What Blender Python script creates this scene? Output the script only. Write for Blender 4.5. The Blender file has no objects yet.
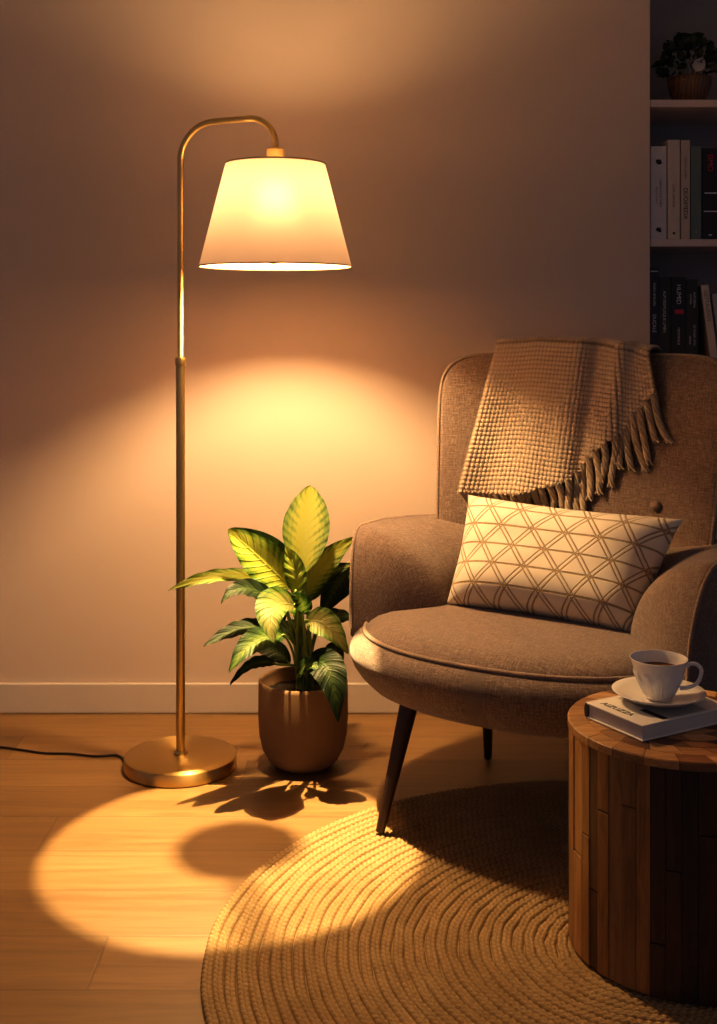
import bpy, math, random
import numpy as np
from mathutils import Vector, Matrix, noise as mnoise
random.seed(7); rng = np.random.default_rng(7)
PI = math.pi
scene = bpy.context.scene
COL = scene.collection
F, CX, HY, H = 1180.0, 358.5, 326.0, 1.05       # focal length (px), principal column, horizon row, eye height

def at(px, py, Y):
    "world point seen at a picture position, at distance Y from the camera plane"
    return np.array([(px-CX)/F*Y, Y, H-(py-HY)/F*Y])

# ------------------------------------------------------------------ objects
def empty(name, loc=(0,0,0), rz=0.0):
    o = bpy.data.objects.new(name, None); COL.objects.link(o)
    o.location = loc; o.rotation_euler = (0,0,rz); o.empty_display_size = .05
    return o
def tag(o, label, cat, group=None):
    o['label'] = label; o['category'] = cat
    if group: o['group'] = group
    return o
def mesh_obj(name, verts, faces, mat=None, parent=None, smooth=True, uvs=None, auto=None):
    me = bpy.data.meshes.new(name)
    me.from_pydata([tuple(map(float,v)) for v in verts], [], [tuple(map(int,f)) for f in faces])
    if uvs is not None:
        lay = me.uv_layers.new(name='UVMap')
        idx = np.empty(len(me.loops), dtype=np.int32); me.loops.foreach_get('vertex_index', idx)
        lay.data.foreach_set('uv', np.asarray(uvs, dtype=np.float32)[idx].ravel())
    if smooth:
        me.polygons.foreach_set('use_smooth', [True]*len(me.polygons))
        if auto is not None: me.set_sharp_from_angle(angle=auto)
    me.validate(); me.update()
    o = bpy.data.objects.new(name, me); COL.objects.link(o)
    if mat: me.materials.append(mat)
    if parent: o.parent = parent
    return o
class MB:
    "collects shapes for one mesh"
    def __init__(s): s.v=[]; s.f=[]; s.uv=[]
    def add(s, v, f, uv=None):
        n=len(s.v); s.v += [tuple(p) for p in v]; s.f += [tuple(i+n for i in q) for q in f]
        s.uv += [tuple(t) for t in uv] if uv is not None else [(0,0)]*len(v)
        return s
    def box(s, x0,x1,y0,y1,z0,z1, M=None):
        v=[(x,y,z) for x in (x0,x1) for y in (y0,y1) for z in (z0,z1)]
        if M is not None: v=[tuple(M@Vector(p)) for p in v]
        return s.add(v, [(0,1,3,2),(4,6,7,5),(0,4,5,1),(2,3,7,6),(0,2,6,4),(1,5,7,3)])
    def grid(s, P, cu=False, cv=False, uv=None):
        v,f,u = grid_data(P,cu,cv,uv); return s.add(v,f,u)
    def tube(s, path, rad, n=10, caps=True):
        P = tube_pts(path, rad, n); v,f,u = grid_data(P,False,True)
        m=len(path)
        if caps: f = list(f)+[tuple(range(n-1,-1,-1)), tuple((m-1)*n+i for i in range(n))]
        return s.add(v,f,u)
    def lathe(s, prof, n=64, c=(0,0,0)):
        a=np.linspace(0,2*PI,n,endpoint=False); pr=np.array(prof)
        P=np.zeros((len(pr),n,3)); P[:,:,0]=pr[:,0:1]*np.cos(a)+c[0]; P[:,:,1]=pr[:,0:1]*np.sin(a)+c[1]; P[:,:,2]=pr[:,1:2]+c[2]
        return s.grid(P,False,True)
    def build(s, name, mat=None, parent=None, smooth=True, auto=None):
        return mesh_obj(name, s.v, s.f, mat, parent, smooth, s.uv, auto)
def grid_data(P, cu=False, cv=False, uv=None):
    P=np.asarray(P,float); nu,nv=P.shape[:2]
    I=np.arange(nu*nv).reshape(nu,nv)
    A=I if not cu else np.vstack([I,I[:1]])
    B=A if not cv else np.hstack([A,A[:,:1]])
    f=np.stack([B[:-1,:-1],B[1:,:-1],B[1:,1:],B[:-1,1:]],-1).reshape(-1,4)
    if uv is None:
        du=np.linalg.norm(np.diff(P,axis=0),axis=2).mean(1); dv=np.linalg.norm(np.diff(P,axis=1),axis=2).mean(0)
        U=np.concatenate([[0],np.cumsum(du)]); V=np.concatenate([[0],np.cumsum(dv)])
        uv=np.stack(np.meshgrid(U,V,indexing='ij'),-1)
    return P.reshape(-1,3), f.tolist(), np.asarray(uv).reshape(-1,2)
def tube_pts(path, rad, n=10):
    p=np.array(path,float); m=len(p); r=np.broadcast_to(np.array(rad,float),(m,))
    t=np.gradient(p,axis=0); t/=np.linalg.norm(t,axis=1,keepdims=True)+1e-12
    up=np.array([0,0,1.]) if abs(t[0][2])<.9 else np.array([0,1.,0])
    P=np.zeros((m,n,3)); x=np.cross(t[0],up); x/=np.linalg.norm(x)
    for i in range(m):
        x=x-t[i]*np.dot(x,t[i]); x/=np.linalg.norm(x)+1e-12; y=np.cross(t[i],x)
        for k in range(n):
            a=2*PI*k/n; P[i,k]=p[i]+r[i]*(x*math.cos(a)+y*math.sin(a))
    return P
def smooth_path(pts, n=40):
    "Catmull-Rom through points"
    p=np.array(pts,float); p=np.vstack([2*p[0]-p[1],p,2*p[-1]-p[-2]]); m=len(p)-3; out=[]
    for t in np.linspace(0,m-1e-9,n):
        i=int(t); x=t-i; a,b,c,d=p[i:i+4]
        out.append(.5*((2*b)+(-a+c)*x+(2*a-5*b+4*c-d)*x*x+(-a+3*b-3*c+d)*x**3))
    return np.array(out)
def bevel(o, w, seg=2, angle=None):
    m=o.modifiers.new('bevel','BEVEL'); m.width=w; m.segments=seg; m.limit_method='ANGLE'; m.angle_limit=angle or math.radians(35)
    return o
def text_mesh(name, body, size, mat, parent, M, extrude=.0002):
    c=bpy.data.curves.new(name,'FONT'); c.body=body; c.size=size; c.align_x='CENTER'; c.align_y='CENTER'; c.extrude=extrude
    t=bpy.data.objects.new('t',c); COL.objects.link(t)
    me=bpy.data.meshes.new_from_object(t); bpy.data.objects.remove(t); bpy.data.curves.remove(c)
    me.name=name; me.transform(M); me.materials.clear(); me.materials.append(mat)
    o=bpy.data.objects.new(name,me); COL.objects.link(o); o.parent=parent
    return o

# ------------------------------------------------------------------ materials
class NT:
    def __init__(s, name):
        s.m=bpy.data.materials.new(name); s.m.use_nodes=True; s.t=s.m.node_tree; s.t.nodes.clear()
        s.out=s.t.nodes.new('ShaderNodeOutputMaterial')
    def n(s, typ, ins=None, **kw):
        nd=s.t.nodes.new(typ)
        for k,v in kw.items(): setattr(nd,k,v)
        for k,v in (ins or {}).items(): s.set(nd.inputs[k],v)
        return nd
    def set(s, sock, v):
        if isinstance(v, bpy.types.NodeSocket): s.t.links.new(v,sock)
        elif isinstance(v,(tuple,list)) and sock.type=='RGBA': sock.default_value=tuple(v)+((1,) if len(v)==3 else ())
        else: sock.default_value=v
    def m_(s, op, a, b=0.0, c=None):
        nd=s.t.nodes.new('ShaderNodeMath'); nd.operation=op; s.set(nd.inputs[0],a); s.set(nd.inputs[1],b)
        if c is not None: s.set(nd.inputs[2],c)
        return nd.outputs[0]
    def mix(s, f, a, b, mode='MIX'):
        nd=s.t.nodes.new('ShaderNodeMix'); nd.data_type='RGBA'; nd.blend_type=mode
        s.set(nd.inputs[0],f); s.set(nd.inputs[6],a); s.set(nd.inputs[7],b); return nd.outputs[2]
    def ramp(s, f, *stops, interp='LINEAR'):
        nd=s.t.nodes.new('ShaderNodeValToRGB'); cr=nd.color_ramp; cr.interpolation=interp
        while len(cr.elements)<len(stops): cr.elements.new(.5)
        for e,(p,c) in zip(cr.elements,stops):
            e.position=p; e.color=(c,c,c,1) if isinstance(c,(int,float)) else tuple(c)+(1,)
        s.set(nd.inputs[0],f); return nd.outputs[0]
    def coord(s, k='Object'): return s.n('ShaderNodeTexCoord').outputs[k]
    def vmul(s, v, sc):
        nd=s.t.nodes.new('ShaderNodeVectorMath'); nd.operation='MULTIPLY'; s.set(nd.inputs[0],v); nd.inputs[1].default_value=sc; return nd.outputs[0]
    def noise(s, v, scale, detail=4, rough=.5, dist=0.0, out=0):
        return s.n('ShaderNodeTexNoise',{'Vector':v,'Scale':scale,'Detail':detail,'Roughness':rough,'Distortion':dist}).outputs[out]
    def bump(s, h, strength=.3, dist=.002):
        return s.n('ShaderNodeBump',{'Height':h,'Strength':strength,'Distance':dist}).outputs[0]
    def pbr(s, color, rough=.6, metal=0.0, normal=None, **kw):
        b=s.t.nodes.new('ShaderNodeBsdfPrincipled'); s.set(b.inputs['Base Color'],color); s.set(b.inputs['Roughness'],rough); s.set(b.inputs['Metallic'],metal)
        if normal is not None: s.set(b.inputs['Normal'],normal)
        for k,v in kw.items(): s.set(b.inputs[k.replace('_',' ')],v)
        s.t.links.new(b.outputs[0],s.out.inputs[0]); return s.m

def mat_plain(name, c, rough=.6, var=.12, scale=30, bump=.1, **kw):
    t=NT(name); n=t.noise(t.coord(),scale)
    col=t.mix(n,tuple(x*(1-var) for x in c),tuple(min(1,x*(1+var)) for x in c))
    return t.pbr(col,rough,normal=t.bump(n,bump,.001),**kw)

def mat_wall():
    t=NT('wall paint'); co=t.coord()
    n=t.noise(co,1.6,3); f=t.noise(co,180,3)
    col=t.mix(n,(.585,.485,.405),(.64,.535,.45))
    return t.pbr(col,.72,normal=t.bump(f,.12,.001))
def mat_floor():
    t=NT('oak planks'); co=t.coord(); sx=t.n('ShaderNodeSeparateXYZ',{0:co})
    W,L=.165,1.55
    y=t.m_('DIVIDE',t.m_('SUBTRACT',sx.outputs[1],2.03),W); row=t.m_('FLOOR',y); fy=t.m_('FRACT',t.m_('ADD',y,100.0))
    rnd=t.n('ShaderNodeTexWhiteNoise',{'W':row},noise_dimensions='1D').outputs[0]
    off=t.m_('MULTIPLY',t.m_('MODULO',t.m_('MULTIPLY',t.m_('ADD',row,50.0),.379),1.0),L)
    x=t.m_('DIVIDE',t.m_('ADD',t.m_('ADD',sx.outputs[0],off),1.095),L); ix=t.m_('FLOOR',x); fx=t.m_('FRACT',t.m_('ADD',x,100.0))
    idv=t.n('ShaderNodeCombineXYZ',{0:ix,1:row,2:3.3}).outputs[0]
    wn=t.n('ShaderNodeTexWhiteNoise',{'Vector':idv},noise_dimensions='3D')
    shift=t.n('ShaderNodeVectorMath',{0:co,1:t.vmul(wn.outputs[1],(7,7,7))},operation='ADD').outputs[0]
    g1=t.noise(t.vmul(shift,(1.2,14,14)),2.2,8,.62,1.2)
    g2=t.noise(t.vmul(shift,(3,110,110)),2.0,5,.65)
    base=t.ramp(g1,(.25,(.145,.080,.029)),(.5,(.225,.133,.052)),(.75,(.29,.178,.074)))
    base=t.mix(t.ramp(g2,(.35,.45),(.62,0.0)),base,(.20,.11,.048))
    tone=t.m_('ADD',t.m_('MULTIPLY',wn.outputs[0],.3),.85)
    col=t.mix(1.0,base,t.n('ShaderNodeCombineColor',{0:tone,1:tone,2:tone}).outputs[0],'MULTIPLY')
    ey=t.m_('MINIMUM',fy,t.m_('SUBTRACT',1.0,fy)); ex=t.m_('MULTIPLY',t.m_('MINIMUM',fx,t.m_('SUBTRACT',1.0,fx)),L/W)
    e=t.m_('MINIMUM',ex,ey); seam=t.ramp(e,(0.0,0.0),(.008,0.0),(.018,1.0))
    col=t.mix(t.m_('MULTIPLY',t.m_('SUBTRACT',1.0,seam),.45),col,(.11,.06,.028))
    hgt=t.m_('ADD',seam,t.m_('MULTIPLY',g2,.25))
    return t.pbr(col,t.ramp(g1,(.3,.42),(.7,.52)),normal=t.bump(hgt,.25,.0015))
def mat_fabric(name, c1, c2, c3, sc=1.0):
    t=NT(name); uv=t.coord('UV')
    a=t.noise(t.vmul(uv,(40*sc,420*sc,1)),1.0,3,.6); b=t.noise(t.vmul(uv,(420*sc,40*sc,1)),1.0,3,.6)
    f=t.noise(t.vmul(uv,(230*sc,230*sc,1)),1.0,2,.7)
    w=t.m_('ADD',t.m_('MULTIPLY',t.m_('ADD',a,b),.35),t.m_('MULTIPLY',f,.3))
    col=t.ramp(w,(.36,c1),(.5,c2),(.64,c3))
    sl=t.ramp(t.noise(t.vmul(uv,(12*sc,330*sc,1)),1.0,2,.5),(.62,0.0),(.72,.45))
    col=t.mix(sl,col,c3)
    return t.pbr(col,.9,normal=t.bump(w,.9,.0022),Sheen_Weight=.25,Sheen_Roughness=.5,Specular_IOR_Level=.2)
def mat_brass(name='brushed brass', radial=False, col=(.62,.44,.18), rough=.36):
    t=NT(name); n=t.noise(t.vmul(t.coord(),(1,1,1)),40,2)
    kw={}
    if radial:
        tg=t.n('ShaderNodeTangent',direction_type='RADIAL',axis='Z').outputs[0]
        kw=dict(Tangent=tg,Anisotropic=.85,Anisotropic_Rotation=.25)
    return t.pbr(t.mix(n,tuple(x*.92 for x in col),col),rough,1.0,**kw)
SHADE_T=.029
def mat_shade():
    t=NT('linen lamp shade'); uv=t.coord('UV')
    n=t.noise(t.vmul(uv,(250,900,1)),1.0,3); n2=t.noise(t.vmul(uv,(900,250,1)),1.0,3); w=t.m_('MULTIPLY',t.m_('ADD',n,n2),.5)
    c=t.mix(w,(.76,.57,.43),(.86,.67,.53))
    d=t.n('ShaderNodeBsdfDiffuse',{'Color':c}); tr=t.n('ShaderNodeBsdfTranslucent',{'Color':c})
    fw=t.n('ShaderNodeBsdfRefraction',{'Color':c,'Roughness':1.0,'IOR':1.35})
    tm=t.n('ShaderNodeMixShader',{0:.10,1:tr.outputs[0],2:fw.outputs[0]})
    mx=t.n('ShaderNodeMixShader',{0:SHADE_T,1:d.outputs[0],2:tm.outputs[0]})
    t.t.links.new(mx.outputs[0],t.out.inputs[0]); return t.m
def mat_emit(name,c,s):
    t=NT(name); e=t.n('ShaderNodeEmission',{'Color':c,'Strength':s}); t.t.links.new(e.outputs[0],t.out.inputs[0]); return t.m
def mat_leaf(name, edge, mid, pale, amount=.55, rough=.55):
    t=NT(name); uv=t.coord('UV'); s=t.n('ShaderNodeSeparateXYZ',{0:uv})
    ax=t.m_('ABSOLUTE',t.m_('SUBTRACT',s.outputs[1],.5)); ax=t.m_('MULTIPLY',ax,2.0)
    ph=t.m_('SUBTRACT',t.m_('MULTIPLY',s.outputs[0],11.0),t.m_('MULTIPLY',ax,2.1))
    vein=t.m_('ABSOLUTE',t.m_('SINE',t.m_('MULTIPLY',ph,PI)))
    nz=t.noise(t.n('ShaderNodeVectorMath',{0:t.vmul(uv,(6,9,1)),1:t.vmul(t.coord('Object'),(9,9,9))},operation='ADD').outputs[0],1.6,4,.6)
    pat=t.m_('ADD',t.m_('MULTIPLY',ax,.95),t.m_('ADD',t.m_('MULTIPLY',t.m_('SUBTRACT',nz,.5),.9),t.m_('MULTIPLY',t.m_('SUBTRACT',.5,vein),.28)))
    col=t.ramp(pat,(max(.02,amount-.32),pale),(amount,mid),(min(.98,amount+.28),edge))
    rib=t.ramp(ax,(0.0,1.0),(.05,.6),(.09,0.0))
    col=t.mix(t.m_('MULTIPLY',rib,.6),col,pale)
    hgt=t.m_('ADD',t.ramp(vein,(0.0,0.0),(.5,1.0)),t.m_('MULTIPLY',t.ramp(ax,(0.0,0.0),(.08,1.0)),1.0))
    b=t.n('ShaderNodeBsdfPrincipled',{'Base Color':col,'Roughness':rough,'Specular IOR Level':.3,'Normal':t.bump(hgt,.35,.003)})
    tr=t.n('ShaderNodeBsdfTranslucent',{'Color':col})
    mx=t.n('ShaderNodeMixShader',{0:.35,1:b.outputs[0],2:tr.outputs[0]})
    t.t.links.new(mx.outputs[0],t.out.inputs[0]); return t.m
def mat_wood_islands(name, cols, axis=2, rough=.5, bump=.2, by_uv=False):
    t=NT(name); co=t.coord(); g=t.n('ShaderNodeNewGeometry'); rp=g.outputs['Random Per Island']
    off=t.n('ShaderNodeCombineXYZ',{0:t.m_('MULTIPLY',rp,31.0),1:t.m_('MULTIPLY',rp,17.0),2:t.m_('MULTIPLY',rp,53.0)}).outputs[0]
    v=t.n('ShaderNodeVectorMath',{0:co,1:off},operation='ADD').outputs[0]
    sc=[60,60,60]; sc[axis]=5
    gr=t.noise(t.vmul(v,tuple(sc)),1.6,6,.65,.6)
    pick=t.n('ShaderNodeSeparateXYZ',{0:t.coord('UV')}).outputs[0] if by_uv else rp
    base=t.ramp(pick,*[(i/len(cols),c) for i,c in enumerate(cols)],interp='CONSTANT' if len(cols)>3 else 'LINEAR')
    col=t.mix(t.ramp(gr,(.3,.75),(.6,0.0)),base,t.mix(1.0,base,(.38,.30,.24),'MULTIPLY'))
    return t.pbr(col,rough,normal=t.bump(gr,bump,.0015))
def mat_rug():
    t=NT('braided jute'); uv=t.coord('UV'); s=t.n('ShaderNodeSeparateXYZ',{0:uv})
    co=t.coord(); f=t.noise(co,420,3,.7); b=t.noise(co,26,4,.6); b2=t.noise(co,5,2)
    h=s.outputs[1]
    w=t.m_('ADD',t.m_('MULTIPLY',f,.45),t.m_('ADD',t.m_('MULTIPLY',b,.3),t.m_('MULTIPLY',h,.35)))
    col=t.ramp(w,(.28,(.085,.048,.020)),(.46,(.27,.172,.080)),(.72,(.46,.325,.17)))  # low spots between strands painted darker, shade put into the colour
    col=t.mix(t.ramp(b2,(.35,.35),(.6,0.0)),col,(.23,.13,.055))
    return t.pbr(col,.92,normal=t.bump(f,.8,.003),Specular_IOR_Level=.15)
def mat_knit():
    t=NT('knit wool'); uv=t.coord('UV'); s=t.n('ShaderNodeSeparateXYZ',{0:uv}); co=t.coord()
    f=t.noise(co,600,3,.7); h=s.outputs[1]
    col=t.ramp(h,(0.05,(.035,.023,.015)),(.5,(.26,.20,.135)),(.92,(.62,.50,.37)))  # shade in the stitch hollows is put into the colour
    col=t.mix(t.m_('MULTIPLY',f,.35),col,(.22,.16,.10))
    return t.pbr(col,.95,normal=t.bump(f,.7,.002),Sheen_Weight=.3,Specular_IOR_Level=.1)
def mat_yarn():
    t=NT('wool tassel yarn'); f=t.noise(t.coord(),500,3,.7)
    return t.pbr(t.mix(f,(.20,.15,.10),(.56,.45,.33)),.95,normal=t.bump(f,.8,.002),Sheen_Weight=.3,Specular_IOR_Level=.1)
def mat_cushion():
    t=NT('embroidered cotton'); uv=t.coord('UV'); s=t.n('ShaderNodeSeparateXYZ',{0:uv})
    U=t.m_('DIVIDE',s.outputs[0],.083); V=t.m_('DIVIDE',s.outputs[1],.0475)
    def line(c,w,o=0.0):
        d=t.m_('ABSOLUTE',t.m_('SUBTRACT',t.m_('FRACT',t.m_('ADD',c,40.5+o)),.5))
        return t.ramp(d,(0.0,1.0),(w*.75,1.0),(w*1.25,0.0))
    hl=line(V,.045)
    a=t.m_('ADD',U,t.m_('MULTIPLY',V,.5)); b=t.m_('SUBTRACT',U,t.m_('MULTIPLY',V,.5))
    mask=hl
    for c in (a,b):
        for o in (-.075,.075): mask=t.m_('MAXIMUM',mask,line(c,.026,o))
    edge=s.outputs[0]
    f=t.noise(t.vmul(uv,(900,900,1)),1.0,2); br=t.noise(t.vmul(uv,(260,260,1)),1.0,2,.6)
    mask=t.m_('MULTIPLY',mask,t.ramp(br,(.25,.55),(.5,1.0)))
    col=t.mix(mask,t.mix(f,(.66,.58,.46),(.78,.69,.56)),(.33,.235,.13))
    hgt=t.m_('ADD',mask,t.m_('MULTIPLY',f,.15))
    return t.pbr(col,.85,normal=t.bump(hgt,.7,.003),Sheen_Weight=.2,Specular_IOR_Level=.2)
def mat_basket():
    t=NT('carved wooden bowl'); co=t.coord(); w=t.n('ShaderNodeTexWave',{'Vector':co,'Scale':30.0,'Distortion':6.0,'Detail':3.0}).outputs[0]
    return t.pbr(t.ramp(w,(.2,(.13,.065,.032)),(.8,(.20,.105,.052))),.5,normal=t.bump(w,.4,.002))

WALL=mat_wall(); FLOOR=mat_floor()
TRIM=mat_plain('baseboard paint',(.60,.53,.46),.5,.04,20,.03)
SHELF=mat_plain('shelf paint',(.60,.50,.47),.5,.04,20,.03)
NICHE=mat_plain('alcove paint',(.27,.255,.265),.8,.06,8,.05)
CEIL=mat_plain('ceiling paint',(.7,.68,.65),.85,.03,10,.05)
TWEED=mat_fabric('tweed upholstery',(.068,.049,.041),(.150,.112,.092),(.29,.225,.185))
PIPE=mat_fabric('piping fabric',(.14,.10,.075),(.25,.185,.145),(.36,.28,.21))
LEGM=mat_plain('espresso stained wood',(.028,.013,.008),.35,.3,60,.1)
BRASS=mat_brass(); BRASS_BASE=mat_brass('spun brass',True,(.58,.40,.16),.34)
def mat_dimmer():
    t=NT('added dimmer sheet'); a=t.n('ShaderNodeBsdfTransparent',{'Color':(.42,.42,.42)}); d=t.n('ShaderNodeBsdfTranslucent',{'Color':(.7,.6,.45)})
    mx=t.n('ShaderNodeMixShader',{0:.25,1:a.outputs[0],2:d.outputs[0]}); t.t.links.new(mx.outputs[0],t.out.inputs[0]); return t.m
SHADE=mat_shade(); DIMMER=mat_dimmer(); RIMM=mat_plain('shade trim',(.30,.20,.09),.7)
BULB=mat_emit('lit bulb glass',(1.0,.62,.285),1250.0)
SOCKET=mat_plain('brass socket',(.75,.52,.2),.35,metal=.6) if False else mat_brass('socket brass',False,(.82,.60,.24),.4)
CORD=mat_plain('black cable',(.012,.010,.009),.45)
POT=mat_plain('matte clay pot',(.235,.150,.085),.92,.06,60,.12,Specular_IOR_Level=.2)
SOIL=mat_plain('potting soil',(.012,.008,.005),.95,.5,120,.9)
STEM=mat_plain('plant stem',(.12,.19,.04),.5,.25,40,.1)
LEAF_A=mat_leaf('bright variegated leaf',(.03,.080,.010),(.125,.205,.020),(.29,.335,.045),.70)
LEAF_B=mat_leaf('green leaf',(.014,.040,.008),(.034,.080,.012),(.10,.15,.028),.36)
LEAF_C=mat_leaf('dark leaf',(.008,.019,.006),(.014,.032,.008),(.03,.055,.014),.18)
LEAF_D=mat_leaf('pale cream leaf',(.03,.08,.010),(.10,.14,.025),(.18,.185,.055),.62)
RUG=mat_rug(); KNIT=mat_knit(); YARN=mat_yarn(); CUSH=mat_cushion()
STAVE=mat_wood_islands('reclaimed wood staves',[(.40,.215,.075),(.30,.15,.05),(.22,.115,.045),(.17,.085,.034),(.25,.14,.06),(.10,.045,.018),(.055,.024,.012),(.034,.016,.009)],2,by_uv=True)
TILE=mat_wood_islands('end grain blocks',[(.42,.24,.10),(.22,.105,.04),(.55,.34,.16),(.13,.058,.024),(.46,.27,.12),(.30,.16,.065)],0)
PORC=mat_plain('white porcelain',(.80,.77,.73),.16,.02,10,.0)
COFFEE=mat_plain('tea',(.16,.06,.02),.08)
PAPER=mat_plain('page edges',(.56,.53,.50),.85,.08,300,.3)
COVER=mat_plain('white book cover',(.74,.71,.66),.45,.03)
INK=mat_plain('black ink',(.02,.018,.018),.6)

# ------------------------------------------------------------------ room shell
def struct(o): o['kind']='structure'; return o
WY=3.21; NX0,NX1,NZ0,NZ1,ND=.7925,1.75,.945,2.36,.27
CH=2.55
b=MB(); b.box(-3.4,3.4,-1.6,WY+.40,-.08,0); struct(b.build('floor',FLOOR,smooth=False))
b=MB(); b.box(-3.4,3.4,-1.6,WY+.40,CH,CH+.08); struct(b.build('ceiling',CEIL,smooth=False))
b=MB(); b.box(-3.4,NX0,WY,WY+.40,0,CH); b.box(NX1,3.4,WY,WY+.40,0,CH); b.box(NX0,NX1,WY,WY+.40,0,NZ0); b.box(NX0,NX1,WY,WY+.40,NZ1,CH)
struct(b.build('wall_back',WALL,smooth=False))
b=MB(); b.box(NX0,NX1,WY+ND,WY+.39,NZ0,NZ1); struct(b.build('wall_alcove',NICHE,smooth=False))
b=MB(); b.box(-3.4,3.4,WY-.014,WY-.0005,0,.081); struct(bevel(b.build('baseboard_back',TRIM,smooth=False),.003))

# alcove shelves
def shelf(z, label):
    b=MB(); b.box(NX0+.001,NX1-.001,WY-.004,WY+ND-.001,z-.020,z)
    o=bevel(b.build('shelf_board',SHELF,smooth=False),.0015); tag(o,label,'shelf','alcove shelf boards'); return o
S1,S2=1.286,1.665
shelf(S2,'upper painted shelf board in the alcove, carrying the bowl of foliage')
shelf(S1,'lower painted shelf board in the alcove, under the row of pale books')

# books on the shelves: local x = thickness, y = depth, z = height, spine at y = 0
def book(x0, x1, z, h, cover, label, group, tilt=0.0, texts=(), y=WY+.008, depth=.16, bands=()):
    t=x1-x0; r=empty('book',(x0 if tilt==0 else x1,y,z+.0005+(abs(math.sin(tilt))*0))); tag(r,label,'book',group)
    if tilt: r.rotation_euler=(0,tilt,0)
    o=0 if tilt==0 else -t
    c=MB(); c.box(o,o+.0022,0,depth,0,h); c.box(o+t-.0022,o+t,0,depth,0,h); c.box(o,o+t,-.001,.0025,0,h)
    bevel(c.build('cover',cover,r,smooth=False),.0008)
    p=MB(); p.box(o+.0022,o+t-.0022,.0025,depth-.004,.003,h-.003); p.build('page_block',PAPER,r,smooth=False)
    for (body,size,zz,xx,m,rot) in texts:
        M=Matrix.Translation((o+t*xx,-.0013,h*zz))@Matrix.Rotation(PI/2,4,'X')@Matrix.Rotation(-PI/2 if rot else 0,4,'Z')
        text_mesh('spine_lettering',body,size,m,r,M)
    for (z0,z1,xa,xb,m) in bands:
        q=MB(); q.box(o+t*xa,o+t*xb,-.0014,-.0009,h*z0,h*z1); q.build('spine_band',m,r,smooth=False)
    return r
def X(px): return (px-CX)/F*WY
def zt(py): return H+(HY-py)/F*WY
G1='pale and dark books on the middle alcove shelf'; G2='books on the lowest alcove shelf'
Wt=mat_plain('grey white binding',(.52,.51,.53),.55); Cr=mat_plain('cream binding',(.58,.50,.43),.55); Pk=mat_plain('pinkish cream binding',(.55,.45,.38),.55)
Gg=mat_plain('grey green binding',(.14,.19,.175),.55); Bk=mat_plain('black binding',(.012,.012,.014),.45); Nv=mat_plain('navy black binding',(.012,.014,.03),.45)
Ch=mat_plain('charcoal binding',(.025,.026,.028),.5); Gr=mat_plain('grey binding',(.40,.39,.40),.55)
Red=mat_plain('crimson ink',(.5,.025,.08),.5); Sil=mat_plain('silver ink',(.6,.6,.62),.5); Brn=mat_plain('brown ink',(.20,.12,.08),.6)
def blob(name, r, t, cx, cz, s, m, seed):
    "small ink emblem: a ring with a swirl"
    b=MB()
    for k,(dx,dz,rr) in enumerate(((-.25,.12,.42),(.2,-.1,.48),(.02,.28,.3),(.38,.3,.2))):
        P=[]; n=18
        for i in range(n):
            a=2*PI*i/n; q=rr*s*(1+.18*math.sin(3*a+seed+k)); P.append((cx+dx*s+q*math.cos(a),-.0013-.00012*k,cz+dz*s+q*math.sin(a)))
        b.add(P,[tuple(range(n-1,-1,-1))])
    return b.build(name,m,r,smooth=False)
h=zt(146)-S1
r=book(X(651.2),X(667.3),S1,h,Wt,'tall grey-white book, leftmost on the middle shelf, with black emblems',G1,texts=(('VALERIA DULCE MARO',.0075,.50,.62,INK,1),('ARTIS ET DOMUS',.006,.47,.36,INK,1)))
blob('spine_emblem',r,0,.022,h*.83,.0125,INK,1); blob('spine_emblem',r,0,.022,h*.10,.0115,INK,3)
h=zt(139.5)-S1
r=book(X(668.3),X(680.6),S1,h,Cr,'plain cream book beside the grey-white book, faint title, black dot low on its spine',G1,texts=(('LUCIA ORMANIS',.0085,.44,.48,Brn,1),))
blob('spine_emblem',r,0,.017,h*.06,.0055,INK,2)
h=zt(140)-S1
r=book(X(681.6),X(690.8),S1,h,Pk,'pinkish cream book with bold dark lettering down its spine',G1,texts=(('DUOIMEDA',.0165,.36,.5,INK,1),('CARTA LUMEN',.009,.72,.5,Brn,1)))
book(X(691.6),X(702.2),S1,zt(146)-S1,Gg,'grey-green book with blank spine, between the cream and black books',G1,bands=((.075,.082,.45,.55,Sil),))
book(X(702.9),X(719),S1,zt(148)-S1,Bk,'black book with crimson title at its top, on the middle shelf',G1,texts=(('SIMO',.021,.84,.5,Red,1),),bands=((.50,.515,.15,.9,Sil),(.30,.312,.1,.95,Sil),(.04,.055,.4,.6,Sil)))
book(X(719.8),X(734),S1,.235,Gr,'grey book cut by the right picture edge on the middle shelf',G1) if False else None
Z0=NZ0+.0008
book(X(650.4),X(659.4),Z0,zt(267.5)-Z0,Nv,'navy-black book, tallest and leftmost on the lowest shelf',G2,texts=(('DUCALE',.013,.42,.5,Sil,1),('MARIA SIMILORE',.0085,.72,.5,Sil,1)),bands=((.955,.965,.1,.9,Sil),))
book(X(659.8),X(671.5),Z0,zt(277)-Z0,Ch,'charcoal book second from the left on the lowest shelf, thin grey title',G2,texts=(('ALPI DOMUSQUE LIMEN',.0105,.60,.45,Sil,1),))
book(X(672.0),X(686.6),Z0,zt(277)-Z0,Bk,'thick black book with a small red block on its spine',G2,texts=(('HUMID',.017,.80,.5,Sil,1),('MEMORIALIS',.0085,.32,.5,Sil,1)),bands=((.575,.625,.25,.85,Red),(.08,.11,.25,.8,Sil)))
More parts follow.
